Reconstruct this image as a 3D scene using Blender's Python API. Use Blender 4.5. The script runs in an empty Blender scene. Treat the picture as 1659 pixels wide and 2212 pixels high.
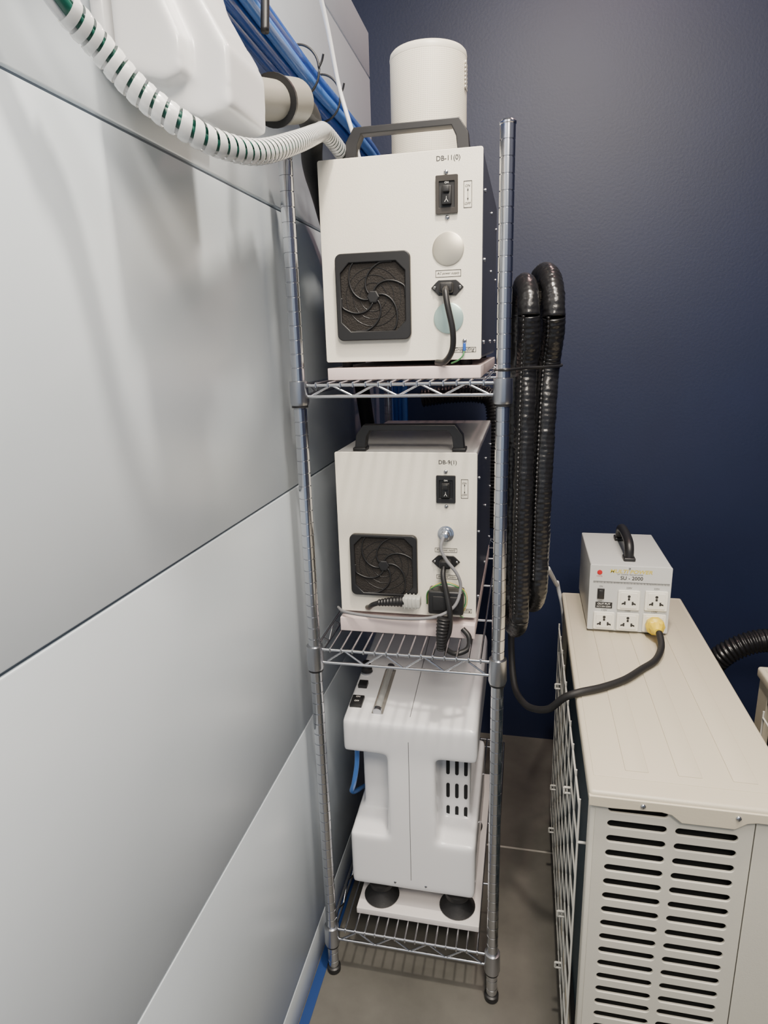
import bpy, bmesh, math, random
from mathutils import Vector, Matrix, noise
random.seed(3)
scene=bpy.context.scene
COL=scene.collection

# ------------------------------------------------------------------ materials
MATS={}
def mat(name,col,rough=.5,metal=0.0,bump=0.0,bscale=200.0,var=0.0,vscale=5.0,trans=0.0,alpha=1.0,coat=0.0):
    if name in MATS: return MATS[name]
    m=bpy.data.materials.new(name); m.use_nodes=True
    nt=m.node_tree; b=nt.nodes['Principled BSDF']
    b.inputs['Base Color'].default_value=(*col,1)
    b.inputs['Roughness'].default_value=rough
    b.inputs['Metallic'].default_value=metal
    b.inputs['Transmission Weight'].default_value=trans
    b.inputs['Alpha'].default_value=alpha
    b.inputs['Coat Weight'].default_value=coat
    tc=nt.nodes.new('ShaderNodeTexCoord')
    if bump>0:
        n=nt.nodes.new('ShaderNodeTexNoise'); n.inputs['Scale'].default_value=bscale; n.inputs['Detail'].default_value=4
        bp=nt.nodes.new('ShaderNodeBump'); bp.inputs['Strength'].default_value=bump; bp.inputs['Distance'].default_value=.002
        nt.links.new(tc.outputs['Object'],n.inputs['Vector']); nt.links.new(n.outputs['Fac'],bp.inputs['Height']); nt.links.new(bp.outputs['Normal'],b.inputs['Normal'])
    if var>0:
        n=nt.nodes.new('ShaderNodeTexNoise'); n.inputs['Scale'].default_value=vscale; n.inputs['Detail'].default_value=8; n.inputs['Roughness'].default_value=.6
        r=nt.nodes.new('ShaderNodeValToRGB')
        r.color_ramp.elements[0].position=.3; r.color_ramp.elements[1].position=.7
        r.color_ramp.elements[0].color=(*[c*(1-var) for c in col],1)
        r.color_ramp.elements[1].color=(*[min(1,c*(1+var)) for c in col],1)
        nt.links.new(tc.outputs['Object'],n.inputs['Vector']); nt.links.new(n.outputs['Fac'],r.inputs['Fac']); nt.links.new(r.outputs['Color'],b.inputs['Base Color'])
    MATS[name]=m; return m

M_panel=mat('white_laminate_panel',(.60,.66,.71),.30,bump=.03,bscale=40,var=.03,vscale=3)
M_groove=mat('panel_groove_shadow',(.17,.20,.24),.6)
M_navy=mat('navy_paint',(.007,.013,.044),.5,bump=.15,bscale=120,var=.12,vscale=2)
M_floor=mat('concrete_floor',(.108,.103,.090),.5,bump=.15,bscale=60,var=.24,vscale=6)
M_ceil=mat('ceiling_paint',(.35,.34,.36),.9)
M_tape=mat('blue_painter_tape',(.008,.04,.17),.6)
M_chrome=mat('chrome_steel',(.58,.59,.62),.2,1.0)
M_chromed=mat('chrome_dull',(.46,.47,.50),.3,1.0)
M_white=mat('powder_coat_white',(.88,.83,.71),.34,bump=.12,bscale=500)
M_sideshade=mat('case_side_shade',(.045,.05,.075),.4)  # shade on the right-hand case sides, put into the colour
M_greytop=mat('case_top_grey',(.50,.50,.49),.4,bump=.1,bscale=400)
M_black=mat('black_plastic',(.012,.012,.013),.42)
M_blackm=mat('black_rubber',(.010,.010,.011),.6,bump=.2,bscale=150)
M_foam=mat('black_filter_foam',(.020,.017,.015),.95,bump=1.0,bscale=350)
M_insul=mat('black_foil_insulation',(.010,.010,.011),.27,bump=1.0,bscale=45)
M_brown=mat('smoked_cover',(.05,.045,.04),.12)
M_ink=mat('black_ink',(.02,.02,.02),.6)
M_label=mat('label_paper',(.78,.76,.70),.55)
M_labelw=mat('label_white',(.85,.84,.80),.5)
M_board=mat('pinkish_board',(.72,.60,.58),.55,var=.03,vscale=30)
M_disc=mat('silver_disc',(.62,.57,.46),.34,.8)
M_discg=mat('green_tint_disc',(.46,.62,.56),.30,.6)
M_plast=mat('moulded_white_plastic',(.84,.84,.85),.24,coat=.3)
M_pod=mat('pod_white_plastic',(.74,.74,.74),.26,coat=.3)
M_pvc=mat('grey_pvc',(.25,.24,.205),.5)
M_beige=mat('beige_enamel',(.58,.525,.41),.40,bump=.08,bscale=300)
M_beige2=mat('beige_enamel_front',(.60,.58,.505),.42,bump=.08,bscale=300)
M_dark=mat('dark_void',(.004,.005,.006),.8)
M_fin=mat('blue_condenser_fins',(.015,.05,.075),.45,.3)
M_wirew=mat('white_guard_wire',(.62,.61,.56),.4)
M_bluet=mat('blue_tubing',(.02,.09,.40),.25,coat=.4)
M_bluet2=mat('light_blue_tubing',(.06,.20,.60),.25,coat=.4)
M_green=mat('green_tubing',(.006,.07,.05),.35)
M_wrap=mat('clear_spiral_wrap',(.80,.81,.80),.2,coat=.5,alpha=.88)
M_cabw=mat('white_cable',(.72,.73,.74),.4)
M_cabg=mat('grey_cable',(.20,.20,.21),.45)
M_conn=mat('connector_grey',(.46,.46,.42),.5)
M_yel=mat('yellow_plug',(.80,.58,.03),.4)
M_gold=mat('gold_ink',(.62,.50,.05),.5)
M_red=mat('red_lamp',(.5,.01,.015),.25)
M_trf=mat('transformer_grey_paint',(.50,.51,.50),.42,bump=.1,bscale=500)
M_trff=mat('transformer_front',(.56,.57,.56),.4)
M_sock=mat('socket_ivory',(.84,.82,.74),.4)
M_glass=mat('clear_acrylic',(.7,.72,.70),.08,trans=.6)
M_gy=mat('ground_wire_green',(.05,.22,.07),.5)

def perf():
    m=bpy.data.materials.new('perforated_grille'); m.use_nodes=True
    nt=m.node_tree; N=nt.nodes; L=nt.links; b=N['Principled BSDF']; b.inputs['Roughness'].default_value=.55
    tc=N.new('ShaderNodeTexCoord'); s=N.new('ShaderNodeSeparateXYZ'); L.new(tc.outputs['Object'],s.inputs[0])
    def mt(op,a,bb=None):
        n=N.new('ShaderNodeMath'); n.operation=op
        for i,x in enumerate((a,bb)):
            if x is None: continue
            if isinstance(x,(int,float)): n.inputs[i].default_value=x
            else: L.new(x,n.inputs[i])
        return n.outputs[0]
    a=mt('ARCTAN2',s.outputs[0],s.outputs[1])
    a1=mt('MULTIPLY',a,70); z1=mt('MULTIPLY',s.outputs[2],950)
    p=mt('ADD',a1,z1); q=mt('SUBTRACT',a1,z1)
    v=mt('MULTIPLY',mt('SINE',p),mt('SINE',q))
    r=N.new('ShaderNodeValToRGB'); r.color_ramp.elements[0].position=.35; r.color_ramp.elements[1].position=.75
    r.color_ramp.elements[0].color=(.76,.71,.60,1); r.color_ramp.elements[1].color=(.38,.34,.27,1)
    L.new(v,r.inputs[0]); L.new(r.outputs[0],b.inputs['Base Color'])
    return m
M_perf=perf()

# ------------------------------------------------------------------ builders
def root(name,loc=(0,0,0)):
    e=bpy.data.objects.new(name,None); e.empty_display_size=.05; e.location=loc
    COL.objects.link(e); return e
def link(ob,parent):
    COL.objects.link(ob)
    if parent is not None:
        ob.parent=parent
        ob.matrix_parent_inverse=Matrix.Translation(parent.location).inverted()
    return ob
def mesh_ob(parent,name,verts,faces,m,smooth=False):
    me=bpy.data.meshes.new(name); me.from_pydata([tuple(v) for v in verts],[],faces); me.update()
    bm=bmesh.new(); bm.from_mesh(me); bmesh.ops.recalc_face_normals(bm,faces=bm.faces); bm.to_mesh(me); bm.free()
    if m: me.materials.append(m)
    if smooth:
        for p in me.polygons: p.use_smooth=True
    return link(bpy.data.objects.new(name,me),parent)
def autosmooth(me,ang=35):
    for p in me.polygons: p.use_smooth=True
    try: me.set_sharp_from_angle(angle=math.radians(ang))
    except Exception: pass
def box(parent,name,x0,x1,y0,y1,z0,z1,m,bev=0.0,seg=3,rot=None):
    bm=bmesh.new(); bmesh.ops.create_cube(bm,size=1)
    c=Vector(((x0+x1)/2,(y0+y1)/2,(z0+z1)/2))
    for v in bm.verts: v.co=Vector((v.co.x*(x1-x0),v.co.y*(y1-y0),v.co.z*(z1-z0)))
    if bev>0: bmesh.ops.bevel(bm,geom=bm.edges[:],offset=bev,segments=seg,profile=.5,affect='EDGES')
    if rot: bmesh.ops.rotate(bm,verts=bm.verts,cent=(0,0,0),matrix=rot)
    bmesh.ops.translate(bm,verts=bm.verts,vec=c)
    me=bpy.data.meshes.new(name); bm.to_mesh(me); bm.free(); me.materials.append(m)
    if bev>0: autosmooth(me,40)
    return link(bpy.data.objects.new(name,me),parent)
def frame(d):
    d=d.normalized(); up=Vector((0,0,1)) if abs(d.z)<.9 else Vector((1,0,0))
    a=d.cross(up).normalized(); b=d.cross(a).normalized(); return a,b
def rods(parent,name,lst,m,seg=10):
    V=[];Fc=[]
    for p0,p1,r in lst:
        p0=Vector(p0);p1=Vector(p1);a,b=frame(p1-p0);k=len(V)
        for p in (p0,p1):
            for i in range(seg):
                t=2*math.pi*i/seg; V.append(p+a*(r*math.cos(t))+b*(r*math.sin(t)))
        for i in range(seg):
            j=(i+1)%seg; Fc.append((k+i,k+j,k+seg+j,k+seg+i))
        Fc.append(tuple(k+i for i in range(seg))); Fc.append(tuple(k+seg+i for i in range(seg)))
    o=mesh_ob(parent,name,V,Fc,m); autosmooth(o.data,50); return o
def cyl(parent,name,p0,p1,r,m,seg=32): return rods(parent,name,[(p0,p1,r)],m,seg)
def lathe(parent,name,c,prof,m,seg=32,axis='Z',ang=40):
    V=[];Fc=[];n=len(prof)
    for r,h in prof:
        for i in range(seg):
            t=2*math.pi*i/seg
            x,y=r*math.cos(t),r*math.sin(t)
            if axis=='Z': V.append((c[0]+x,c[1]+y,c[2]+h))
            elif axis=='Y': V.append((c[0]+x,c[1]+h,c[2]+y))
            else: V.append((c[0]+h,c[1]+x,c[2]+y))
    for k in range(n-1):
        for i in range(seg):
            j=(i+1)%seg; Fc.append((k*seg+i,k*seg+j,(k+1)*seg+j,(k+1)*seg+i))
    Fc.append(tuple(range(seg))); Fc.append(tuple((n-1)*seg+i for i in range(seg)))
    o=mesh_ob(parent,name,V,Fc,m); autosmooth(o.data,ang); return o
def spline(pts,n=12):
    P=[Vector(p) for p in pts]; out=[]
    P=[P[0]*2-P[1]]+P+[P[-1]*2-P[-2]]
    for i in range(1,len(P)-2):
        for k in range(n):
            t=k/n; a,b,c,d=P[i-1],P[i],P[i+1],P[i+2]
            out.append(.5*((2*b)+(-a+c)*t+(2*a-5*b+4*c-d)*t*t+(-a+3*b-3*c+d)*t**3))
    out.append(P[-2]); return out
def resample(P,step):
    L=[0]
    for a,b in zip(P,P[1:]): L.append(L[-1]+(b-a).length)
    n=max(2,int(L[-1]/step)); out=[];j=0
    for i in range(n+1):
        s=L[-1]*i/n
        while j<len(L)-2 and L[j+1]<s: j+=1
        t=(s-L[j])/max(1e-9,L[j+1]-L[j]); out.append(P[j].lerp(P[j+1],t))
    return out
def frames(P):
    T=[(P[min(i+1,len(P)-1)]-P[max(i-1,0)]).normalized() for i in range(len(P))]
    a,_=frame(T[0]); A=[]
    for t in T:
        a=(a-t*a.dot(t)).normalized(); A.append((a,t.cross(a)))
    return T,A
def tube(parent,name,pts,r,m,seg=14,n=12,rfun=None,step=None,raw=False,wrinkle=None):
    P=[Vector(p) for p in pts] if raw else spline(pts,n)
    if step: P=resample(P,step)
    T,A=frames(P); V=[];Fc=[]; s=0
    for i,p in enumerate(P):
        if i: s+=(P[i]-P[i-1]).length
        rr=rfun(s) if rfun else r
        for k in range(seg):
            t=2*math.pi*k/seg; q=rr
            if wrinkle: q*=1+wrinkle(s,t,p)
            V.append(p+A[i][0]*(q*math.cos(t))+A[i][1]*(q*math.sin(t)))
    for i in range(len(P)-1):
        for k in range(seg):
            j=(k+1)%seg; Fc.append((i*seg+k,i*seg+j,(i+1)*seg+j,(i+1)*seg+k))
    Fc.append(tuple(range(seg))); Fc.append(tuple((len(P)-1)*seg+k for k in range(seg)))
    return mesh_ob(parent,name,V,Fc,m,True)
def rrect(x0,x1,z0,z1,r,n=6):
    out=[]
    for cx,cz,a0 in ((x1-r,z1-r,0),(x0+r,z1-r,90),(x0+r,z0+r,180),(x1-r,z0+r,270)):
        for i in range(n+1):
            a=math.radians(a0+90*i/n); out.append((cx+r*math.cos(a),cz+r*math.sin(a)))
    return out
def circ(cx,cz,r,n=32): return [(cx+r*math.cos(2*math.pi*i/n),cz+r*math.sin(2*math.pi*i/n)) for i in range(n)]
def plate(parent,name,outer,holes,y0,y1,m,bev=0.0,axis='Y'):
    cu=bpy.data.curves.new(name,'CURVE'); cu.dimensions='2D'; cu.fill_mode='BOTH'
    for loop in [outer]+holes:
        sp=cu.splines.new('POLY'); sp.points.add(len(loop)-1)
        for p,q in zip(sp.points,loop): p.co=(q[0],q[1],0,1)
        sp.use_cyclic_u=True
    cu.extrude=max(1e-5,abs(y1-y0)/2-bev); cu.bevel_depth=bev; cu.bevel_resolution=2; cu.offset=-bev
    o=bpy.data.objects.new(name,cu); COL.objects.link(o); bpy.context.view_layer.update()
    me=bpy.data.meshes.new_from_object(o.evaluated_get(bpy.context.evaluated_depsgraph_get()))
    bpy.data.objects.remove(o)
    mid=(y0+y1)/2
    for v in me.vertices:
        x,y,z=v.co
        if axis=='Y': v.co=(x,mid-z,y)
        elif axis=='X': v.co=(mid+z,x,y)
        else: v.co=(x,y,mid+z)
    me.materials.clear(); me.materials.append(m); me.name=name
    autosmooth(me,40)
    return link(bpy.data.objects.new(name,me),parent)
def text(parent,name,s,cx,cz,w,y,m,shear=0.0,rotz=0.0,bold=0.0,h=None,facing='-Y',tilt=None):
    cu=bpy.data.curves.new(name,'FONT'); cu.body=s; cu.align_x='CENTER'; cu.align_y='CENTER'; cu.shear=shear; cu.offset=bold; cu.resolution_u=3
    o=bpy.data.objects.new(name,cu); COL.objects.link(o); bpy.context.view_layer.update()
    me=bpy.data.meshes.new_from_object(o.evaluated_get(bpy.context.evaluated_depsgraph_get())); bpy.data.objects.remove(o)
    xs=[v.co.x for v in me.vertices]; ys=[v.co.y for v in me.vertices]
    ww=max(xs)-min(xs); hh=max(ys)-min(ys); k=w/ww; kz=(h/hh) if h else k
    mx=(max(xs)+min(xs))/2; my=(max(ys)+min(ys))/2
    c,sn=math.cos(rotz),math.sin(rotz)
    for v in me.vertices:
        a=(v.co.x-mx)*k; b=(v.co.y-my)*kz
        a,b=a*c-b*sn,a*sn+b*c
        if facing=='-Y': v.co=(cx+a,y,cz+b)
        else: v.co=(cx+a,y+b,cz+(tilt or 0)*b)
    me.materials.clear(); me.materials.append(m)
    return link(bpy.data.objects.new(name,me),parent)
def screw(parent,name,x,y,z,r=.0045):
    lathe(parent,name,(x,y,z),[(r,0),(r,-.001),(r*.7,-.0025),(r*.2,-.003)],M_chrome,16,'Y',60)
    rods(parent,name+'_slot',[((x-r*.6,y-.003,z),(x+r*.6,y-.003,z),.0005),((x,y-.003,z-r*.6),(x,y-.003,z+r*.6),.0005)],M_ink,6)

# ------------------------------------------------------------------ room
XW=-.466; YB=2.25; ZC=3.0; XR=1.5; Y0=-1.4
def quadbox(name,x0,x1,y0,y1,z0,z1,m): return box(None,name,x0,x1,y0,y1,z0,z1,m)
quadbox('floor',-.8,XR+.05,Y0,YB+.05,-.05,0,M_floor)
quadbox('wall_back',-.8,XR+.05,YB,YB+.05,0,ZC,M_navy)
quadbox('wall_right',XR,XR+.05,Y0,YB,0,ZC,M_navy)
quadbox('ceiling',-.8,XR+.05,Y0,YB+.05,ZC,ZC+.05,M_ceil)
seams=[.1,.658,1.211,1.749,2.245]
wl=root('wall_left',(XW-.03,.8,1.2))
zs=[0.002]+seams+[2.362]
for i in range(len(zs)-1):
    box(wl,'panel_%d'%(i+1),XW-.05,XW,Y0,2.083,zs[i]+(.0022 if i else 0),zs[i+1]-.0022,M_panel,.0022,2)
box(wl,'core',XW-.052,XW-.005,Y0,2.08,.003,2.358,M_groove)
box(None,'trim_1',-.45,XR,1.663,1.669,0,.0012,mat('joint_filler',(.42,.40,.36),.7))
box(None,'painter_tape',XW+.001,XW+.024,Y0,YB-.01,.0002,.001,M_tape)

# ------------------------------------------------------------------ rack
XL,XRt=-.423,-.038; YF,YK=1.188,2.02
rk=root('wire_shelving_rack',((XL+XRt)/2,(YF+YK)/2,0))
def post(name,x,y,top):
    prof=[(.0085,0),(.0165,.002),(.0165,.014),(.010,.018)]
    lathe(rk,name+'_foot',(x,y,0),prof,M_black,20)
    P=[(.0125,.017)]; z=.035
    r=.0127
    while z<top-.01:
        P+=[(r,z-.0012),(r-.0016,z-.0006),(r-.0016,z+.0006),(r,z+.0012)]; z+=.0254
    P+=[(r,top-.004),(r+.001,top-.003),(r+.001,top),(r-.002,top+.003)]
    lathe(rk,name,(x,y,0),P,M_chrome,24,ang=25)
for n,x,y in (('post_1',XL,YF),('post_2',XRt,YF),('post_3',XL,YK),('post_4',XRt-.022,YK)):
    post(n,x,y,1.840)
shz=[(1.424,1.403),(.872,.842),(.128,.098)]
for si,(zt,zb) in enumerate(shz):
    L=[]
    r1=.0032; xl=XL+.010; xr=XRt-.010; yf=YF; yk=YK
    for y in (yf,yk):
        L+=[((xl,y,zt),(xr,y,zt),r1),((xl,y,zb),(xr,y,zb),r1)]
        n=8
        for i in range(n):
            a=xl+.012+(xr-xl-.024)*i/n; b=xl+.012+(xr-xl-.024)*(i+1)/n
            L.append(((a,y,zt if i%2 else zb),(b,y,zb if i%2 else zt),.0021))
    for x in (XL,XRt):
        y0,y1=yf+.01,yk-.01
        L+=[((x,y0,zt),(x,y1,zt),r1),((x,y0,zb),(x,y1,zb),r1)]
        n=18
        for i in range(n):
            if x==XRt: break
            a=y0+(y1-y0)*i/n; b=y0+(y1-y0)*(i+1)/n
            L.append(((x,a,zt if i%2 else zb),(x,b,zb if i%2 else zt),.0021))
    nw=15
    for i in range(1,nw):
        x=xl+(xr-xl)*i/nw
        L.append(((x,yf-.001,zt+.0035),(x,yk,zt+.0035),.0023))
        L.append(((x,yf-.0025,zt+.0035),(x,yf-.0025,zt-.004),.0021))
    for y in (1.39,1.61,1.83): L.append(((XL,y,zt-.002),(XRt,y,zt-.002),.003))
    rods(rk,'shelf_%d'%(si+1),L,M_chrome,8)
    for pi,(x,y) in enumerate(((XL,YF),(XRt,YF),(XL,YK),(XRt-.022,YK))):
        h0,h1=zb-.010,zt+.008
        lathe(rk,'collar_%d_%d'%(si+1,pi+1),(x,y,0),[(.0128,h0-.006),(.0165,h0-.006),(.0185,h0),(.0175,h1),(.0128,h1+.001)],M_chromed,24)
        lathe(rk,'collar_ring_%d_%d'%(si+1,pi+1),(x,y,0),[(.0128,h0-.0105),(.0158,h0-.0105),(.0158,h0-.006),(.0128,h0-.006)],M_black,20)

# ------------------------------------------------------------------ instrument boxes
def handle(parent,x0,x1,y,z,h):
    w=.026
    out=[(x0,z),(x0+.004,z+h*.62),(x0+.020,z+h),(x1-.020,z+h),(x1-.004,z+h*.62),(x1,z),(x1-.022,z),(x1-.026,z+h*.55),(x1-.034,z+h-.012),(x0+.034,z+h-.012),(x0+.026,z+h*.55),(x0+.022,z)]
    plate(parent,'handle_strap',out,[],y-w/2,y+w/2,M_black,.0015)
    for k,x in enumerate((x0+.011,x1-.011)): box(parent,'handle_foot_%d'%(k+1),x-.014,x+.014,y-.017,y+.017,z,z+.008,M_black,.002)
def fan(parent,x0,x1,z0,z1,yf):
    cx,cz=(x0+x1)/2,(z0+z1)/2; R=(x1-x0)/2
    o=rrect(x0,x1,z0,z1,.012)
    i=R*.86; c=R*.24
    hole=[(cx-i+c,cz-i),(cx+i-c,cz-i),(cx+i,cz-i+c),(cx+i,cz+i-c),(cx+i-c,cz+i),(cx-i+c,cz+i),(cx-i,cz+i-c),(cx-i,cz-i+c)]
    plate(parent,'fan_filter_frame',o,[hole],yf-.012,yf-.0005,M_black,.0018)
    plate(parent,'fan_filter_foam',rrect(x0+.006,x1-.006,z0+.006,z1-.006,.01),[],yf-.007,yf-.0008,M_foam)
    lathe(parent,'fan_hub',(cx,yf-.007,cz),[(R*.17,0),(R*.17,-.003),(R*.14,-.004)],M_black,6,'Y',20)
    n=6
    for k in range(n):
        a0=2*math.pi*k/n+.4; pts=[]
        for s in range(11):
            t=s/10; rr=R*(.15+.90*t); a=a0-t*1.45
            px,pz=cx+rr*math.cos(a),cz+rr*math.sin(a)
            px=max(cx-i,min(cx+i,px)); pz=max(cz-i,min(cz+i,pz))
            pts.append((px,yf-.0085,pz))
        tube(parent,'fan_vane_%d'%(k+1),pts,.0017,M_black,8,4)
    L=[]
    for rr in (.36,.55,.74):
        c_=circ(cx,cz,R*rr,28)
        for p,q in zip(c_,c_[1:]+c_[:1]): L.append(((p[0],yf-.0072,p[1]),(q[0],yf-.0072,q[1]),.0006))
    rods(parent,'fan_guard_rings',L,M_black,5)
def switch(parent,x0,x1,z0,z1,yf,smoked):
    plate(parent,'switch_bezel',rrect(x0,x1,z0,z1,.002),[rrect(x0+.006,x1-.006,z0+.010,z1-.010,.001)],yf-.005,yf-.0003,M_brown if smoked else M_black,.0007)
    box(parent,'switch_well',x0+.004,x1-.004,yf-.0015,yf-.0004,z0+.004,z1-.004,M_black)
    cx=(x0+x1)/2; cz=(z0+z1)/2
    box(parent,'switch_rocker',cx-.0085,cx+.0085,yf-.010,yf-.001,cz-.017,cz+.014,M_black,.0015)
    box(parent,'switch_lever',cx-.006,cx+.006,yf-.017,yf-.008,cz+.002,cz+.013,M_black,.0015)
    text(parent,'switch_mark','ON',cx,cz+.019,.007,yf-.0062,M_labelw)
    rods(parent,'switch_symbol',[((cx,yf-.0103,cz-.004),(cx,yf-.0103,cz-.008),.0005),((cx,yf-.0103,cz-.008),(cx-.003,yf-.0103,cz-.013),.0005),((cx,yf-.0103,cz-.008),(cx+.003,yf-.0103,cz-.013),.0005)],M_labelw,6)
def onoff(parent,x0,x1,z0,z1,yf):
    plate(parent,'onoff_label',rrect(x0,x1,z0,z1,.0005),[rrect(x0+.0009,x1-.0009,z0+.0009,z1-.0009,.0003)],yf-.0006,yf-.0002,M_ink)
    cx=(x0+x1)/2
    text(parent,'onoff_text_on','ON',cx,z1-.008,.009,yf-.0005,M_ink,.25,bold=.01)
    text(parent,'onoff_text_off','OFF',cx,z0+.007,.011,yf-.0005,M_ink,.25,bold=.01)
    cz=(z0+z1)/2
    mesh_ob(parent,'onoff_arrow',[(cx-.0003,yf-.0005,cz-.008),(cx+.0003,yf-.0005,cz-.008),(cx+.0003,yf-.0005,cz+.008),(cx-.0003,yf-.0005,cz+.008),
        (cx,yf-.0006,cz+.011),(cx-.0014,yf-.0006,cz+.006),(cx+.0014,yf-.0006,cz+.006),(cx,yf-.0006,cz-.011),(cx-.0014,yf-.0006,cz-.006),(cx+.0014,yf-.0006,cz-.006)],[(0,1,2,3),(4,5,6),(7,8,9)],M_ink)
def boxed(parent,name,s,x0,x1,z0,z1,yf):
    plate(parent,name+'_border',rrect(x0,x1,z0,z1,.0004),[rrect(x0+.0008,x1-.0008,z0+.0008,z1-.0008,.0003)],yf-.0006,yf-.0002,M_ink)
    text(parent,name,s,(x0+x1)/2,(z0+z1)/2,(x1-x0)*.88,yf-.0005,M_ink,.3,bold=.012)
def iec(parent,cx,cz,yf):
    o=[(cx-.030,cz),(cx-.020,cz-.010),(cx-.016,cz-.014),(cx+.016,cz-.014),(cx+.020,cz-.010),(cx+.030,cz),(cx+.020,cz+.010),(cx+.016,cz+.013),(cx-.016,cz+.013),(cx-.020,cz+.010)]
    plate(parent,'inlet_flange',o,[],yf-.004,yf-.0003,M_black,.0008)
    for k,s in enumerate((-1,1)): screw(parent,'inlet_screw_%d'%(k+1),cx+s*.023,yf-.004,cz,.003)
    box(parent,'plug_body',cx-.012,cx+.012,yf-.026,yf-.003,cz-.010,cz+.008,M_blackm,.004)
def case(parent,x0,x1,yf,z0,z1,dep):
    yb=yf+dep
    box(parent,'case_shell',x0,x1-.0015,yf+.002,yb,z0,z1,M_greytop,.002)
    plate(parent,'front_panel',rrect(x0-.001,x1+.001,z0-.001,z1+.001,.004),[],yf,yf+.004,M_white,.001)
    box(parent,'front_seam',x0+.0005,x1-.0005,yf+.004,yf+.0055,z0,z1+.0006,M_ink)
    box(parent,'side_shade_slab',x1-.001,x1+.0012,yf+.008,yb-.004,z0+.006,z1-.006,M_sideshade,.0004,1)  # dark slab added to paint the shaded side of the white case
    L=[]
    for y in (yf+.05,yf+.28,yb-.05):
        for z in (z0+.03,(z0+z1)/2,z1-.06):
            L.append(((x1+.001,y,z),(x1+.004,y,z),.004))
    rods(parent,'side_screws',L,M_chrome,12)
    k=0
    for x in (x0+.03,x1-.03):
        for y in (yf+.04,yb-.04):
            k+=1; cyl(parent,'foot_%d'%k,(x,y,z0-.012),(x,y,z0+.001),.011,M_blackm,16)
def S(x,z): return x*1.0205,1.5+(z-1.5)*1.0205
def s2(*a):
    r=[]
    for i in range(0,len(a),2):
        x,z=S(a[i],a[i+1]); r+=[x,z]
    return r

# --- upper box
b1=root('air_dryer_box',(-.23,1.5,1.46)); y=1.245
X0,Z0,X1,Z1=s2(-.3735,1.466,-.0805,1.816)
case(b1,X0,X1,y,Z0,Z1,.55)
handle(b1,S(-.335,0)[0],S(-.105,0)[0],y+.055,Z1,.062)
x,z=S(-.139,1.802); text(b1,'model_label','DB-11(0)',x,z,.042,y-.0004,M_ink,bold=.010)
x,z=S(-.143,1.781); screw(b1,'screw_1',x,y,z); x,z=S(-.141,1.708); screw(b1,'screw_2',x,y,z)
a=s2(-.161,1.714,-.122,1.776); switch(b1,a[0],a[2],a[1],a[3],y,True)
a=s2(-.1125,1.722,-.098,1.765); onoff(b1,a[0],a[2],a[1],a[3],y)
x,z=S(-.1395,1.657); lathe(b1,'blank_disc_1',(x,y,z),[(.0287,0),(.0287,-.002),(.0265,-.0028),(.001,-.0030)],M_disc,40,'Y')
x,z=S(-.139,1.539); lathe(b1,'blank_disc_2',(x,y,z),[(.0277,0),(.0277,-.002),(.0255,-.0028),(.001,-.0030)],M_discg,40,'Y')
a=s2(-.1625,1.610,-.1165,1.622); boxed(b1,'power_label','AC power supply',a[0],a[2],a[1],a[3],y)
x,z=S(-.141,1.592); iec(b1,x,z,y)
tube(b1,'power_cord',[(-.144,1.222,1.592),(-.143,1.207,1.584),(-.139,1.200,1.562),(-.130,1.201,1.520),(-.130,1.208,1.490),(-.137,1.216,1.472),(-.150,1.232,1.4605),(-.165,1.246,1.4600)],.0056,M_black,12)
x,z=S(-.110,1.498); screw(b1,'ground_screw',x,y,z)
a=s2(-.131,1.478,-.089,1.487); boxed(b1,'ground_label','Grounding',a[0],a[2],a[1],a[3],y)
tube(b1,'ground_lug',[(-.112,1.240,1.494),(-.112,1.238,1.480)],.003,M_bluet,8)
tube(b1,'ground_wire',[(-.112,1.239,1.484),(-.114,1.233,1.472),(-.124,1.236,1.463),(-.137,1.246,1.458)],.0015,M_gy,8)
a=s2(-.347,1.504,-.207,1.658); fan(b1,a[0],a[2],a[1],a[3],y)
brd=root('shelf_board',(-.22,1.45,1.43))
box(brd,'slab',-.379,-.081,1.237,1.80,1.4302,1.4532,M_board,.0015)

# --- lower box
b2=root('air_dryer_box',(-.24,1.5,.93)); y=1.285
X0,Z0=S(-.379,.934); X1,Z1=S(-.0885,1.2835)
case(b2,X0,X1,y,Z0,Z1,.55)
handle(b2,S(-.341,0)[0],S(-.114,0)[0],y+.03,Z1,.055)
x,z=S(-.146,1.264); text(b2,'model_label','DB-9(1)',x,z,.037,y-.0004,M_ink,bold=.010)
x,z=S(-.150,1.246); screw(b2,'screw_1',x,y,z); x,z=S(-.149,1.174); screw(b2,'screw_2',x,y,z)
a=s2(-.169,1.182,-.130,1.239); switch(b2,a[0],a[2],a[1],a[3],y,False)
a=s2(-.1195,1.192,-.105,1.231); onoff(b2,a[0],a[2],a[1],a[3],y)
a=s2(-.173,1.0765,-.127,1.0855); boxed(b2,'power_label','AC power supply',a[0],a[2],a[1],a[3],y)
cx,cz=S(-.150,1.057); iec(b2,cx,cz,y)
gx,gz=S(-.150,1.117)
lathe(b2,'signal_connector',(gx,y,gz),[(.017,0),(.017,-.003),(.013,-.004),(.013,-.010),(.0095,-.011),(.0095,-.026),(.007,-.028)],M_chrome,28,'Y')
a=s2(-.353,.976,-.209,1.112); fan(b2,a[0],a[2],a[1],a[3],y)
a=s2(-.132,.944,-.096,.953); boxed(b2,'ground_label','Grounding',a[0],a[2],a[1],a[3],y)
a=s2(-.170,1.018,-.126,1.027); boxed(b2,'outlet_label','AC power output',a[0],a[2],a[1],a[3],y)
def P(u,v,dy=0.0):
    return (gx+(u-964)*.00103,y+dy,gz-(v-1152)*.00105)
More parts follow.
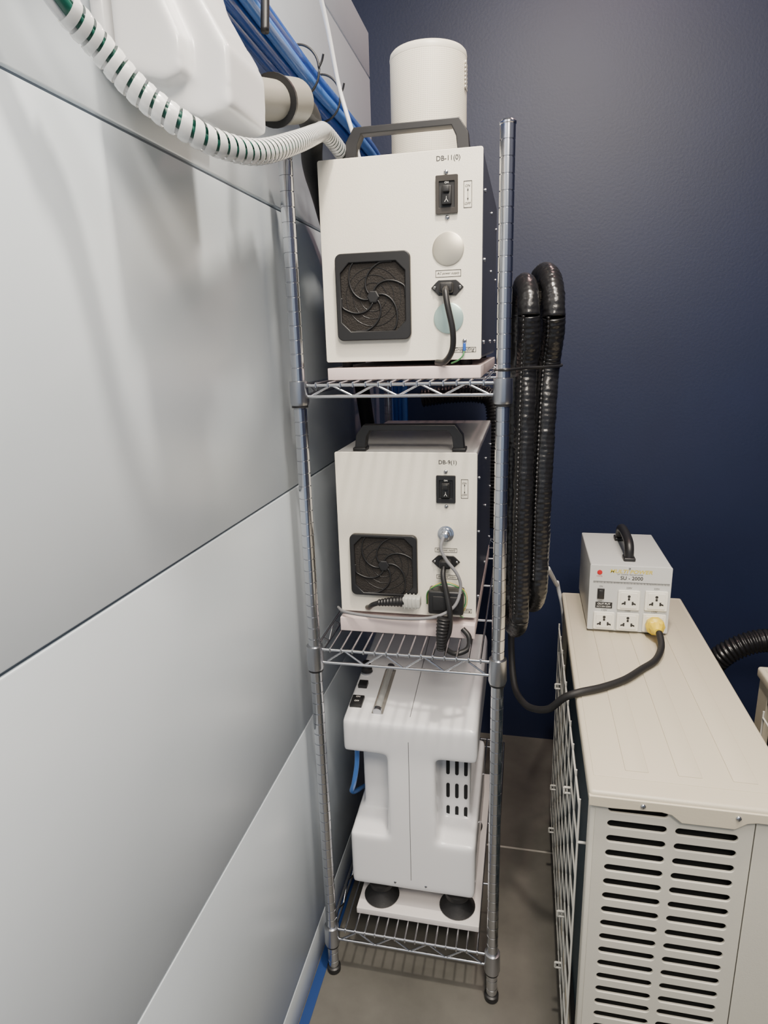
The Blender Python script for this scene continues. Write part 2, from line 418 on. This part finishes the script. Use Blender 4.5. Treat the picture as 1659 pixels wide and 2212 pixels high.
tube(b2,'signal_cable',[P(962,1152,-.026),P(958,1172,-.034),P(968,1195,-.036),P(990,1225,-.034),P(997,1255,-.033),P(985,1290,-.045),P(945,1312,-.052),P(880,1322,-.045),P(800,1327,-.03),P(745,1330,-.01),P(722,1333,.02)],.0035,M_cabg,10)
tube(b2,'power_cord',[P(962,1214,-.022),P(962,1232,-.034),P(970,1262,-.045),P(978,1300,-.055),P(976,1340,-.055),P(965,1372,-.052),P(985,1392,-.045),P(1012,1384,-.035),P(1014,1362,-.026),P(1000,1348,-.018)],.0058,M_black,12)
a=P(968,1285,-.022)
box(b2,'outlet_adapter',a[0]-.038,a[0]+.036,a[1]-.016,a[1]+.019,a[2]-.028,a[2]+.024,M_black,.004)
box(b2,'adapter_face',a[0]-.028,a[0]+.026,a[1]-.019,a[1]-.015,a[2]-.018,a[2]+.014,M_blackm,.002)
g=P(893,1290,-.028); box(b2,'grey_coupler',g[0]-.016,g[0]+.022,g[1]-.012,g[1]+.012,g[2]-.012,g[2]+.011,M_conn,.003)
for k in range(4): box(b2,'coupler_rib_%d'%k,g[0]-.012+k*.008,g[0]-.009+k*.008,g[1]-.0135,g[1]+.0135,g[2]-.0135,g[2]+.0125,M_conn,.001,1)
tube(b2,'coupler_boot',[(g[0]-.012,g[1],g[2]-.001),(g[0]-.042,g[1],g[2]-.004),(g[0]-.072,g[1]+.004,g[2]-.010)],.008,M_black,12,rfun=lambda s:.0122-.09*s+.0009*math.sin(s*900),step=.001)
tube(b2,'coupler_cord',[(g[0]-.066,g[1]+.003,g[2]-.008),(g[0]-.085,g[1]+.008,g[2]-.017),(g[0]-.098,g[1]+.022,g[2]-.030),(g[0]-.110,g[1]+.045,g[2]-.036)],.0056,M_black,12)
tube(b2,'dangling_plug',[P(966,1308,-.062),P(962,1340,-.066),P(960,1376,-.062)],.01,M_black,14,rfun=lambda s:.0135-.07*s+.0009*math.sin(s*900),step=.001)
tube(b2,'ground_wire',[P(925,1300,-.012),P(930,1268,-.022),P(965,1248,-.030),P(1000,1262,-.025),P(1006,1290,-.02),P(995,1318,-.015),P(1000,1330,-.004)],.0014,M_gy,8)
tube(b2,'ground_wire_yellow',[P(926,1302,-.010),P(932,1266,-.020),P(966,1245,-.028),P(1003,1262,-.023),P(1009,1290,-.018),P(998,1320,-.012)],.0009,M_gold,8)
brd2=root('shelf_board',(-.24,1.5,.88))
box(brd2,'slab',X0-.002,X1,1.272,1.84,.8782,Z0-.0125,M_board,.0015)

# ------------------------------------------------------------------ speaker
ZT1=S(0,1.816)[1]+.0008
SX,SY=-.2055,1.455
sp=root('portable_speaker',(SX,SY,ZT1))
R=.0765; H=.226
prof=[(R*.80,.0),(R*.90,.002),(R*.90,.008),(R*.985,.011),(R,.016),(R,H-.0105),(R*.985,H-.0045),(R*.95,H-.0013),(R*.90,H),(R*.05,H-.001)]
o=lathe(None,'body',(0,0,0),prof,M_perf,96); COL.objects.unlink(o); o.location=(SX,SY,ZT1); link(o,sp)
lathe(sp,'top_rim',(SX,SY,ZT1),[(R*1.002,H-.014),(R*1.006,H-.0095),(R*.99,H-.003),(R*.955,H),(R*.93,H+.0003)],mat('speaker_rim',(.72,.68,.58),.4),96)
for k in range(7): box(sp,'side_rib_%d'%(k+1),SX+R-.0015,SX+R+.0012,1.43,1.46,ZT1+.155+k*.007,ZT1+.1585+k*.007,M_label,.0006,1)
tube(sp,'charging_lead',[(-.270,1.42,ZT1+.003),(-.285,1.40,ZT1+.003),(-.295,1.42,ZT1+.003),(-.298,1.5,ZT1+.003),(-.298,1.60,ZT1+.003)],.003,M_cabw,8)

# ------------------------------------------------------------------ oxygen concentrator
oc=root('oxygen_concentrator',(-.235,1.45,.15))
def blk(bm,x0,x1,y0,y1,z0,z1,f=None):
    r=bmesh.ops.create_cube(bm,size=1)
    for v in r['verts']:
        v.co=Vector(((x0+x1)/2+v.co.x*(x1-x0),(y0+y1)/2+v.co.y*(y1-y0),(z0+z1)/2+v.co.z*(z1-z0)))
        if f: f(v)
def remeshed(parent,name,bm,m,vox,it):
    me=bpy.data.meshes.new(name); bm.to_mesh(me); bm.free()
    o=bpy.data.objects.new(name,me); COL.objects.link(o)
    md=o.modifiers.new('r','REMESH'); md.mode='VOXEL'; md.voxel_size=vox; md.use_smooth_shade=True
    sm=o.modifiers.new('s','SMOOTH'); sm.factor=.9; sm.iterations=it
    bpy.context.view_layer.update()
    me2=bpy.data.meshes.new_from_object(o.evaluated_get(bpy.context.evaluated_depsgraph_get())); bpy.data.objects.remove(o)
    me2.materials.clear(); me2.materials.append(m); me2.name=name
    for p in me2.polygons: p.use_smooth=True
    return link(bpy.data.objects.new(name,me2),parent)
bm=bmesh.new()
YO,YE=1.247,1.63; xa,xb=-.390,-.080
def slope(v):
    if v.co.z>.62: v.co.z=.668+(v.co.y-1.25)*.15
blk(bm,xa,xb,YO,YE,.583,.70,slope)
def low(v):
    if v.co.z>.3 and v.co.y<1.3: v.co.z-=.035
blk(bm,xa+.006,xb-.003,YO,YE,.212,.395,low)
blk(bm,-.368,-.102,1.335,YE-.01,.30,.65)
def col(v):
    if v.co.z<.45: v.co.x+=(-.005 if v.co.x<-.22 else .005)
blk(bm,-.287,-.176,YO,1.36,.30,.65,col)
remeshed(oc,'housing',bm,M_plast,.0036,30)
def tz(y): return .668+(y-1.25)*.15
rods(oc,'centre_seam',[((-.2355,YO+.0003,.245),(-.2355,YO+.0003,.625),.0009),((-.2355,1.275,tz(1.275)),(-.2355,1.60,tz(1.60)),.0009)],M_cabg,6)
T=Matrix.Rotation(math.atan(.15),3,'X')
box(oc,'rocker_switch',-.3825,-.3535,1.290,1.327,tz(1.309)-.004,tz(1.309)+.007,M_black,.0015,2,T)
text(oc,'rocker_on','ON',-.368,tz(1.319)+.0078,.010,1.319,M_labelw,facing='Z',tilt=.15)
text(oc,'rocker_off','OFF',-.368,tz(1.304)+.0078,.011,1.304,M_labelw,facing='Z',tilt=.15)
box(oc,'push_button',-.379,-.357,1.359,1.381,tz(1.37)-.004,tz(1.37)+.009,M_black,.0015,2,T)
lathe(oc,'flow_knob',(-.3715,1.4235,tz(1.4235)-.003),[(.0135,0),(.0135,.014),(.0110,.016),(.0100,.030),(.0085,.032)],M_black,24)
lathe(oc,'knob_ring',(-.3715,1.4235,tz(1.4235)-.002),[(.0150,0),(.0150,.004),(.012,.005)],M_chromed,24)
box(oc,'flowmeter_back',-.326,-.299,1.275,1.440,tz(1.357)-.004,tz(1.357)+.002,mat('flow_scale',(.22,.21,.19),.3),.001,1,T)
cyl(oc,'flowmeter_tube',(-.3125,1.280,tz(1.28)+.007),(-.3125,1.436,tz(1.436)+.007),.0075,M_glass,20)
rods(oc,'flowmeter_ticks',[((-.322,1.292+.012*k,tz(1.292+.012*k)+.0032),(-.316 if k%2 else -.318,1.292+.012*k,tz(1.292+.012*k)+.0032),.0006) for k in range(12)],M_red,6)
cyl(oc,'flowmeter_cap_1',(-.3125,1.274,tz(1.274)+.006),(-.3125,1.284,tz(1.284)+.006),.010,M_chromed,20)
cyl(oc,'flowmeter_cap_2',(-.3125,1.430,tz(1.43)+.006),(-.3125,1.444,tz(1.444)+.006),.010,M_chromed,20)
for r_,zc in enumerate((.508,.443,.379)):
    for c_ in range(3):
        xx=-.156+c_*.0215
        plate(oc,'vent_slot_%d_%d'%(r_+1,c_+1),rrect(xx-.0042,xx+.0042,zc-.020,zc+.020,.0041),[],1.3330,1.3375,M_dark)
for k,xx in enumerate((-.275,-.200)): screw(oc,'shell_screw_%d'%(k+1),xx,YO+.002,.232,.004)
k=0
for xx in (-.318,-.128):
    for yy in (1.285,1.56):
        k+=1; lathe(oc,'suction_foot_%d'%k,(xx,yy,.1505),[(.042,0),(.044,.004),(.038,.010),(.027,.026),(.024,.032),(.030,.036),(.030,.048),(.020,.052),(.020,.07)],M_blackm,32)
tube(oc,'outlet_tube',[(-.372,1.34,.575),(-.377,1.325,.55),(-.378,1.315,.50),(-.386,1.31,.45),(-.398,1.33,.41),(-.400,1.40,.36),(-.400,1.6,.25),(-.400,1.8,.16)],.006,M_bluet2,10)
cyl(oc,'tube_fitting',(-.370,1.338,.60),(-.374,1.330,.555),.008,M_green,14)
brd3=root('shelf_board',(-.22,1.5,.13))
box(brd3,'slab',-.372,-.072,1.235,1.80,.1340,.1505,mat('white_board',(.74,.70,.68),.5),.0015)

# ------------------------------------------------------------------ air-conditioner outdoor units
def condenser(ox,oy,name='outdoor_condenser_unit'):
    ac=root(name,(.28+ox,1.39+oy,0))
    def B(n,x0,x1,y0,y1,z0,z1,m,bev=0,seg=3): return box(ac,n,x0+ox,x1+ox,y0+oy,y1+oy,z0,z1,m,bev,seg)
    xl,xr,yf,yk=.128,.442,.957,1.82; zt=.762
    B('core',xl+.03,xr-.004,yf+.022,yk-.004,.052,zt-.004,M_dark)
    B('right_side',xr-.006,xr,yf+.004,yk,.05,zt,M_beige)
    B('back_side',xl+.004,xr,yk-.006,yk,.05,zt,M_beige)
    holes=[]
    for i in range(22):
        z=.7425-.0295*i
        if z<.10: break
        for a,b in ((.1545,.2475),(.2605,.3545)):
            holes.append([(p+ox,q) for p,q in rrect(a,b,z-.0068,z+.0068,.0066,5)])
    plate(ac,'louvre_panel',[(p+ox,q) for p,q in rrect(xl+.006,.3765,.052,zt,.002)],holes,yf+oy,yf+.005+oy,M_beige2,.0012)
    plate(ac,'corner_panel',[(p+ox,q) for p,q in rrect(.3780,xr,.052,zt,.002)],[],yf+oy,yf+.005+oy,M_beige2,.001)
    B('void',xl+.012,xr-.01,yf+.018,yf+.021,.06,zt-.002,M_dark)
    B('corner_post_1',xl-.002,xl+.012,yf+.002,yf+.030,.05,zt,M_beige2,.003)
    B('corner_post_2',xl,xl+.012,yk-.05,yk,.05,zt,M_beige)
    B('side_frame_dark',xl+.004,xl+.030,yf+.030,yk-.05,.05,.10,M_black)
    B('side_frame_dark_top',xl+.002,xl+.030,yf+.030,yk-.05,.715,zt,M_black)
    B('coil_fins',xl+.014,xl+.032,yf+.030,yk-.05,.10,.715,M_fin)
    L=[]
    gx_=xl-.014+ox
    ys=[yf+.05+oy+(yk-.08-yf-.05)*i/9 for i in range(10)]
    zz=[.10+.60*i/8 for i in range(9)]
    for yy in ys: L.append(((gx_,yy,.09),(gx_,yy,.715),.0021))
    for z_ in zz: L.append(((gx_,ys[0],z_),(gx_,ys[-1],z_),.0021))
    for yy in (ys[0],ys[-1]):
        for z_ in (zz[1],zz[-2]):
            L.append(((gx_,yy,z_),(xl+.004+ox,yy,z_),.0025))
    for z_ in (.17,.31,.62):
        for yy in (1.16+oy,1.57+oy):
            L+=[((gx_,yy,z_),(gx_-.014,yy,z_),.0026),((gx_-.014,yy,z_),(gx_-.014,yy,z_-.013),.0026),((gx_-.014,yy,z_-.013),(gx_,yy,z_-.013),.0026)]
    rods(ac,'wire_guard',L,M_wirew,8)
    B('top_cover',xl-.006,xr+.006,yf-.006,yk+.008,.752,.777,M_beige,.006,4)
    B('top_raised_field',xl+.004,xr-.004,yf+.035,yk-.01,.774,.7785,M_beige,.002,2)
    for k,xx in enumerate((.205,.290,.375)):
        B('top_swage_%d'%(k+1),xx-.019,xx+.019,yf+.055,yk-.03,.7775,.7802,M_beige,.0016,2)
    lip=[(xl-.006,.770),(xl-.006,.751),(xl+.03,.750),(.235,.753),(.250,.750),(.266,.737),(.345,.737),(.362,.750),(.376,.753),(xr+.006,.753),(xr+.006,.770)]
    plate(ac,'front_lip',[(p+ox,q) for p,q in lip],[],yf-.009+oy,yf-.0015+oy,M_beige,.0015)
    for k,(xx,z_) in enumerate(((.206,.7610),(.348,.7590))): screw(ac,'lip_screw_%d'%(k+1),xx+ox,yf-.009+oy,z_,.0045)
    B('base_tray',xl-.002,xr+.002,yf-.004,yk+.002,.035,.060,M_beige,.003)
    for k,yy in enumerate((yf+.13,yk-.17)):
        B('foot_rail_%d'%(k+1),xl+.002,xr-.002,yy,yy+.05,0.0,.036,M_black,.003)
    return ac
condenser(0,0)
condenser(.404,-.385)
AT=.7803

# ------------------------------------------------------------------ step transformer
tr=root('voltage_transformer',(.265,1.7,AT)); y=1.565; zb=AT+.004
x0,x1,zt=.170,.360,.957
box(tr,'case_shell',x0+.001,x1-.001,y+.004,1.842,zb,zt,M_trf,.003)
plate(tr,'front_panel',rrect(x0,x1,zb,zt,.004),[],y,y+.005,M_trff,.001)
for k,(xx,yy) in enumerate(((x0+.035,y+.03),(x1-.070,y+.03),(x0+.035,1.78),(x1-.070,1.78))):
    cyl(tr,'foot_%d'%(k+1),(xx,yy,AT),(xx,yy,zb+.001),.009,M_blackm,14)
hp=[(.266,1.612,.957),(.266,1.618,.985),(.266,1.640,.998),(.266,1.700,1.002),(.266,1.755,.998),(.266,1.778,.985),(.266,1.785,.957)]
tube(tr,'handle_grip',hp,.0115,M_black,16,8)
box(tr,'handle_foot_1',.252,.280,1.597,1.632,.956,.966,M_black,.003)
box(tr,'handle_foot_2',.252,.280,1.768,1.803,.956,.966,M_black,.003)
screw(tr,'top_screw',.262,y,.951,.0025)
lathe(tr,'lamp_mark',(.193,y,.938),[(.006,0),(.006,-.0012),(.003,-.002)],M_red,24,'Y')
text(tr,'lamp_text','POWER',.193,.928,.014,y-.0004,M_red)
text(tr,'title_text','MULTI POWER',.266,.9425,.098,y-.0004,M_gold,.2,bold=.02,h=.0095)
text(tr,'subtitle_text','UP / DOWN TRANSFORMER',.264,.9345,.060,y-.0004,M_ink)
text(tr,'model_text','SU - 2000',.268,.9255,.052,y-.0004,M_ink,bold=.015)
rods(tr,'graduated_strip',[((.180+.0025*i,y-.0003,.9100),(.180+.0025*i,y-.0003,.9145),.0005) for i in range(71)]+[((.179,y-.0003,.9145),(.356,y-.0003,.9145),.0004)],M_ink,4)
def outlet(n,xa_,xb_,za,zb_):
    cx,cz=(xa_+xb_)/2,(za+zb_)/2; s=(xb_-xa_)/.05
    plate(tr,'outlet_%d'%n,rrect(xa_,xb_,za,zb_,.003),[],y-.006,y-.0004,M_sock,.001)
    plate(tr,'outlet_%d_face'%n,rrect(xa_+.006,xb_-.006,za+.005,zb_-.005,.003),[],y-.0075,y-.0055,M_sock,.0006)
    def hole(nm,o): plate(tr,nm,o,[],y-.0080,y-.0072,M_ink)
    hole('outlet_%d_earth'%n,circ(cx,cz+.011*s,.0035,16))
    hole('outlet_%d_earth_slot'%n,rrect(cx-.0025,cx+.0025,cz+.001,cz+.007,.0008,2))
    for s_,q in ((-1,'l'),(1,'r')):
        hole('outlet_%d_%s1'%(n,q),[(cx+s_*.007,cz-.002),(cx+s_*.011,cz-.002),(cx+s_*.011,cz-.011),(cx+s_*.007,cz-.011)])
        hole('outlet_%d_%s2'%(n,q),[(cx+s_*.011,cz-.005),(cx+s_*.0165,cz-.007),(cx+s_*.0165,cz-.011),(cx+s_*.011,cz-.009)])
outs=[(.2385,.2895,.8440,.8950),(.3015,.3535,.8455,.8965),(.1840,.2340,.7890,.8350),(.2390,.2905,.7890,.8355),(.3000,.3530,.7890,.8365)]
for i,o_ in enumerate(outs): outlet(i+1,*o_)
for i,(s_,xx,zz_) in enumerate((('220V',.264,.9000),('220V',.3275,.9010),('110V',.209,.8385),('110V',.2645,.8395),('110V',.3265,.8405))): text(tr,'volt_text_%d'%(i+1),s_,xx,zz_,.013,y-.0004,M_ink)
text(tr,'switch_on_text','ON',.198,.9015,.008,y-.0004,M_ink)
text(tr,'switch_off_text','OFF',.198,.8630,.009,y-.0004,M_ink)
plate(tr,'mains_switch',rrect(.190,.2065,.869,.896,.001),[],y-.004,y-.0004,M_black,.0006)
box(tr,'mains_rocker',.1925,.204,y-.0075,y-.003,.872,.893,M_black,.0015)
plate(tr,'rating_label',rrect(.187,.227,.8440,.8600,.001),[],y-.0008,y-.0003,M_ink)
text(tr,'rating_text','OUT PUT',.207,.8555,.030,y-.0011,M_labelw,bold=.01)
text(tr,'rating_text_2','AC110V-220V',.207,.8485,.034,y-.0011,M_labelw)
pl=root('extension_cord',(.32,1.5,.80))
lathe(pl,'yellow_plug',(.3265,y-.008,.8125),[(.019,0),(.0225,-.006),(.0225,-.018),(.016,-.024),(.015,-.034),(.011,-.042),(.008,-.046)],M_yel,10,'Y',30)
box(pl,'plug_grip',.309,.344,y-.034,y-.012,.796,.829,M_yel,.006)
tube(pl,'cord',[(.3265,1.528,.8125),(.330,1.505,.808),(.327,1.465,.795),(.305,1.410,.7895),(.270,1.365,.7892),(.225,1.310,.7892),(.175,1.270,.7890),(.128,1.245,.7875),(.098,1.245,.772),(.070,1.270,.728),(.040,1.310,.700),(.016,1.35,.690),(-.004,1.40,.70),(-.014,1.45,.76),(-.018,1.50,.86)],.0078,M_blackm,14)

# ------------------------------------------------------------------ hanging insulated hoses
ih=root('insulated_hose_coil',(.01,1.4,1.27))
def loop(n,xn,xf,yc,w,zt,zb,r,xb):
    pts=[]
    for k in range(13):
        a=math.pi*k/12; t=(1-math.cos(a))/2; pts.append((xn+(xf-xn)*t,yc-w*math.cos(a),zt-w+w*math.sin(a)))
    dn=[]
    for k in range(13):
        a=math.pi*k/12; t=(1-math.cos(a))/2; dn.append((xf+xb+(xn-xf)*t,yc+w*math.cos(a),zb+w-w*math.sin(a)))
    far=[(xf,yc+w*.85,1.50),(xf+xb*.4,yc+w*.6,1.446),(xf+xb*.7,yc+w*.8,1.37),(xf+xb,yc+w*1.0,1.20),(xf+xb,yc+w*.95,1.07)]
    near=[(xn+xb,yc-w*.95,1.07),(xn+xb,yc-w*1.0,1.20),(xn+xb*.7,yc-w*.8,1.37),(xn+xb*.4,yc-w*.6,1.446),(xn,yc-w*.85,1.50)]
    full=pts+far+dn+near+[pts[0]]
    def wr(s,t,p):
        return .06*noise.noise(Vector((math.cos(t)*1.2,math.sin(t)*1.2,s*28)))+.05*noise.noise(Vector((math.cos(t)*3,math.sin(t)*3,s*110+7)))+.014*math.sin(s*640+math.cos(t)*.8)
    tube(ih,'hose_loop_%d'%n,full,r,M_insul,28,6,step=.0016,wrinkle=wr)
    q=[(p[0]-r*.50,p[1]-r*.92,p[2]) for p in ([dn[-1]]+near+[pts[0]])]
    tube(ih,'seam_%d'%n,q,.0018,M_insul,8,10,step=.002,rfun=lambda s:.0026+.0013*math.sin(s*700))
loop(1,.004,-.016,1.330,.060,1.600,.890,.0200,-.003)
loop(2,.050,.014,1.385,.085,1.622,.930,.0210,-.012)
tube(ih,'zip_tie',[(-.053,1.190,1.446),(-.030,1.172,1.447),(.0,1.255,1.446),(.045,1.295,1.446),(.070,1.34,1.446),(.060,1.45,1.446),(.0,1.47,1.446),(-.040,1.37,1.446)],.0026,M_black,8)
bh=root('flexible_duct',(.65,1.95,.5))
def cor(amp,pitch,r): return lambda s:r+amp*math.sin(2*math.pi*s/pitch)
tube(bh,'corrugated_tube',[(.50,2.10,.03),(.52,2.05,.25),(.545,1.97,.42),(.575,1.93,.52),(.625,1.91,.59),(.705,1.91,.625),(.80,1.93,.60),(.86,1.97,.45),(.88,2.0,.20),(.89,2.02,.035)],.035,M_insul,20,10,rfun=cor(.003,.012,.032),step=.003)
dh=root('flexible_duct',(-.2,1.95,1.3))
tube(dh,'corrugated_tube',[(-.30,1.93,1.335),(-.22,1.93,1.345),(-.13,1.93,1.345),(-.088,1.92,1.32),(-.078,1.90,1.20),(-.076,1.90,.95)],.03,M_insul,20,10,rfun=cor(.0022,.010,.026),step=.0025)
wc=root('white_cord',(.12,1.9,.8))
tube(wc,'lead',[(.07,1.60,.93),(.085,1.70,.875),(.105,1.80,.81),(.113,1.86,.78),(.14,1.88,.60),(.15,1.90,.02)],.006,M_cabw,10)

# ------------------------------------------------------------------ blower, pipe, tubes at the upper left
pd=root('ventilation_blower',(-.40,.80,1.82))
box(pd,'back_plate',XW+.0005,XW+.022,.715,.97,1.80,1.935,M_pod,.008)
screw(pd,'plate_screw',-.452,.714,1.865,.006)
def prism(bm,sec,y0,y1,f=None):
    n=len(sec); V=[]
    for yy in (y0,y1):
        for (x,z) in sec:
            V.append(bm.verts.new(f(x,yy,z) if f else (x,yy,z)))
    bm.faces.new(V[:n][::-1]); bm.faces.new(V[n:])
    for i in range(n):
        j=(i+1)%n; bm.faces.new((V[i],V[j],V[n+j],V[n+i]))
bm=bmesh.new()
sec=[(-.446,1.776),(-.356,1.744),(-.320,1.752),(-.318,1.810),(-.358,1.882),(-.374,1.945),(-.44,1.945)]
prism(bm,sec,.735,.842)
prism(bm,[(-.440,1.792),(-.385,1.775),(-.362,1.782),(-.360,1.815),(-.385,1.875),(-.395,1.935),(-.435,1.935)],.712,.80)
prism(bm,[(-.46,1.80),(-.40,1.79),(-.40,1.93),(-.46,1.93)],.76,.90)
bmesh.ops.recalc_face_normals(bm,faces=bm.faces)
remeshed(pd,'housing',bm,M_pod,.0028,14)
bm=bmesh.new()
prism(bm,[(-.425,1.775),(-.345,1.762),(-.335,1.772),(-.337,1.836),(-.350,1.858),(-.42,1.87)],.836,.876)
bmesh.ops.recalc_face_normals(bm,faces=bm.faces)
remeshed(pd,'end_flange',bm,M_pod,.0028,8)
cyl(pd,'pvc_pipe',(-.360,.870,1.806),(-.358,.985,1.838),.0255,M_pvc)
cyl(pd,'pvc_coupling',(-.358,.978,1.836),(-.358,1.065,1.862),.0310,M_pvc)
cyl(pd,'pvc_clamp',(-.358,.972,1.834),(-.358,.979,1.8363),.034,M_black)
tube(pd,'drain_hose',[(-.358,1.060,1.861),(-.362,1.11,1.870),(-.375,1.20,1.866),(-.408,1.30,1.83),(-.425,1.42,1.78),(-.430,1.6,1.6),(-.430,1.8,1.2)],.020,M_blackm,16)

cb=root('blue_tube_bundle',(-.425,1.3,1.98))
offs=[(0,0),(.022,.004),(-.014,.018),(.008,.022),(-.018,-.006),(.004,-.020),(.024,-.016),(-.012,-.028)]
for i,(a_,b_) in enumerate(offs):
    w=[random.uniform(-.003,.003) for _ in range(8)]
    pts=[(-.425+a_+w[0],.25,2.02+b_),(-.425+a_+w[1],.60,2.005+b_),(-.424+a_+w[2],.95,1.99+b_+w[3]),(-.426+a_,1.30,1.983+b_),(-.425+a_+w[4],1.6,1.98+b_+w[5]),(-.425+a_,1.90,1.97+b_),(-.42+a_*.8,2.09+b_*.5,1.86+b_*.3),(-.412+a_*.8,2.14+b_,1.5),(-.412+a_*.8,2.145+b_,1.0),(-.412+a_*.8,2.15+b_,.3)]
    tube(cb,'tube_%d'%(i+1),pts,.0105,M_bluet if i%3 else M_bluet2,10,8)
for k,yy in enumerate((1.28,1.42)):
    pts=[(-.421+.041*math.cos(t*math.pi/8),yy,1.982+.043*math.sin(t*math.pi/8)) for t in range(17)]
    tube(cb,'cable_tie_%d'%(k+1),pts,.0022,M_black,8,3)
    tube(cb,'cable_tie_tail_%d'%(k+1),[(-.380,yy,1.985),(-.374,yy,1.995),(-.370,yy-.003,2.004)],.0020,M_black,6)

gw=root('spiral_wrapped_hose',(-.32,.8,1.72))
hp=[(-.432,.52,1.905),(-.428,.565,1.850),(-.420,.600,1.808),(-.408,.640,1.782),(-.386,.664,1.750),(-.352,.688,1.722),(-.330,.727,1.7125),(-.315,.797,1.722),(-.316,.940,1.770),(-.338,1.115,1.830),(-.350,1.19,1.853),(-.352,1.27,1.853),(-.350,1.35,1.841),(-.350,1.45,1.8380)]
for i,(a_,b_) in enumerate(((0,.0058),(.0050,-.0035),(-.0052,-.0035))):
    tube(gw,'inner_tube_%d'%(i+1),[(p[0]+a_,p[1],p[2]+b_) for p in hp],.0056,(M_green,M_green,M_cabw)[i],8,8)
Pp=resample(spline(hp[2:],12),.001); Tn,Am=frames(Pp)
V=[];Fc=[];pitch=.0130;wd=.0098;rr=.0136;st=.0005
Lt=(len(Pp)-1)*.001
def at(s,a):
    i=max(0,min(len(Pp)-2,s/.001)); k=int(i); t=i-k
    p=Pp[k].lerp(Pp[k+1],t); A=Am[k]
    return p+A[0]*(rr*math.cos(a))+A[1]*(rr*math.sin(a))
s=wd; k=0
while s<Lt-wd:
    a=2*math.pi*s/pitch
    V+=[at(s-wd/2,a),at(s,a)+(at(s,a)-Pp[min(len(Pp)-1,int(s/.001))])*.06,at(s+wd/2,a)]
    if k: b=(k-1)*3; Fc+=[(b,b+1,b+4,b+3),(b+1,b+2,b+5,b+4)]
    k+=1; s+=st
mesh_ob(gw,'spiral_wrap',V,Fc,M_wrap,True)
wt=root('thin_white_cable',(-.38,1.3,1.95))
tube(wt,'cable',[(-.395,1.17,2.22),(-.372,1.23,2.13),(-.362,1.28,2.05),(-.352,1.31,1.96),(-.328,1.305,1.88),(-.318,1.305,1.84),(-.318,1.34,1.8285),(-.322,1.42,1.8280)],.004,M_cabw,10)
bc=root('black_cable',(-.37,.9,2.05))
tube(bc,'cable',[(-.365,.975,1.92),(-.365,.985,1.97),(-.365,.995,2.04),(-.365,1.00,2.16)],.006,M_black,10)

# ------------------------------------------------------------------ lights and camera
def area(name,loc,size,power,col,rot=(0,0,0)):
    l=bpy.data.lights.new(name,'AREA'); l.shape='DISK'; l.size=size; l.energy=power; l.color=col
    o=bpy.data.objects.new(name,l); o.location=loc; o.rotation_euler=rot; COL.objects.link(o); return o
area('front_fill_light',(.06,.70,2.96),.12,44,(1,.90,.77))
area('soft_fill_light',(.45,.25,2.96),1.1,46,(1,.91,.80))  # added soft fill to ease the shadows, not a fixture of the room
area('front_fill_light',(.35,-.70,2.70),.60,46,(1,.89,.76),(math.radians(35),0,math.radians(10)))  # added fill behind the camera to brighten the fronts
area('front_fill_light',(.30,2.05,2.97),.10,7,(1,.62,.56))
w=bpy.data.worlds.new('World'); scene.world=w; w.use_nodes=True
w.node_tree.nodes['Background'].inputs[0].default_value=(.68,.80,1,1); w.node_tree.nodes['Background'].inputs[1].default_value=.55

cam=bpy.data.cameras.new('Camera'); cam.sensor_fit='VERTICAL'; cam.sensor_height=24; cam.lens=1387/2212*24; cam.clip_start=.02
co=bpy.data.objects.new('Camera',cam); COL.objects.link(co)
r=Vector((.9776,.2089,-.0280)).normalized(); b=Vector((.2091,-.9439,.2556)); b=(b-r*b.dot(r)).normalized(); u=b.cross(r)
co.matrix_world=Matrix(((r.x,u.x,b.x,0),(r.y,u.y,b.y,0),(r.z,u.z,b.z,1.5),(0,0,0,1)))
scene.camera=co
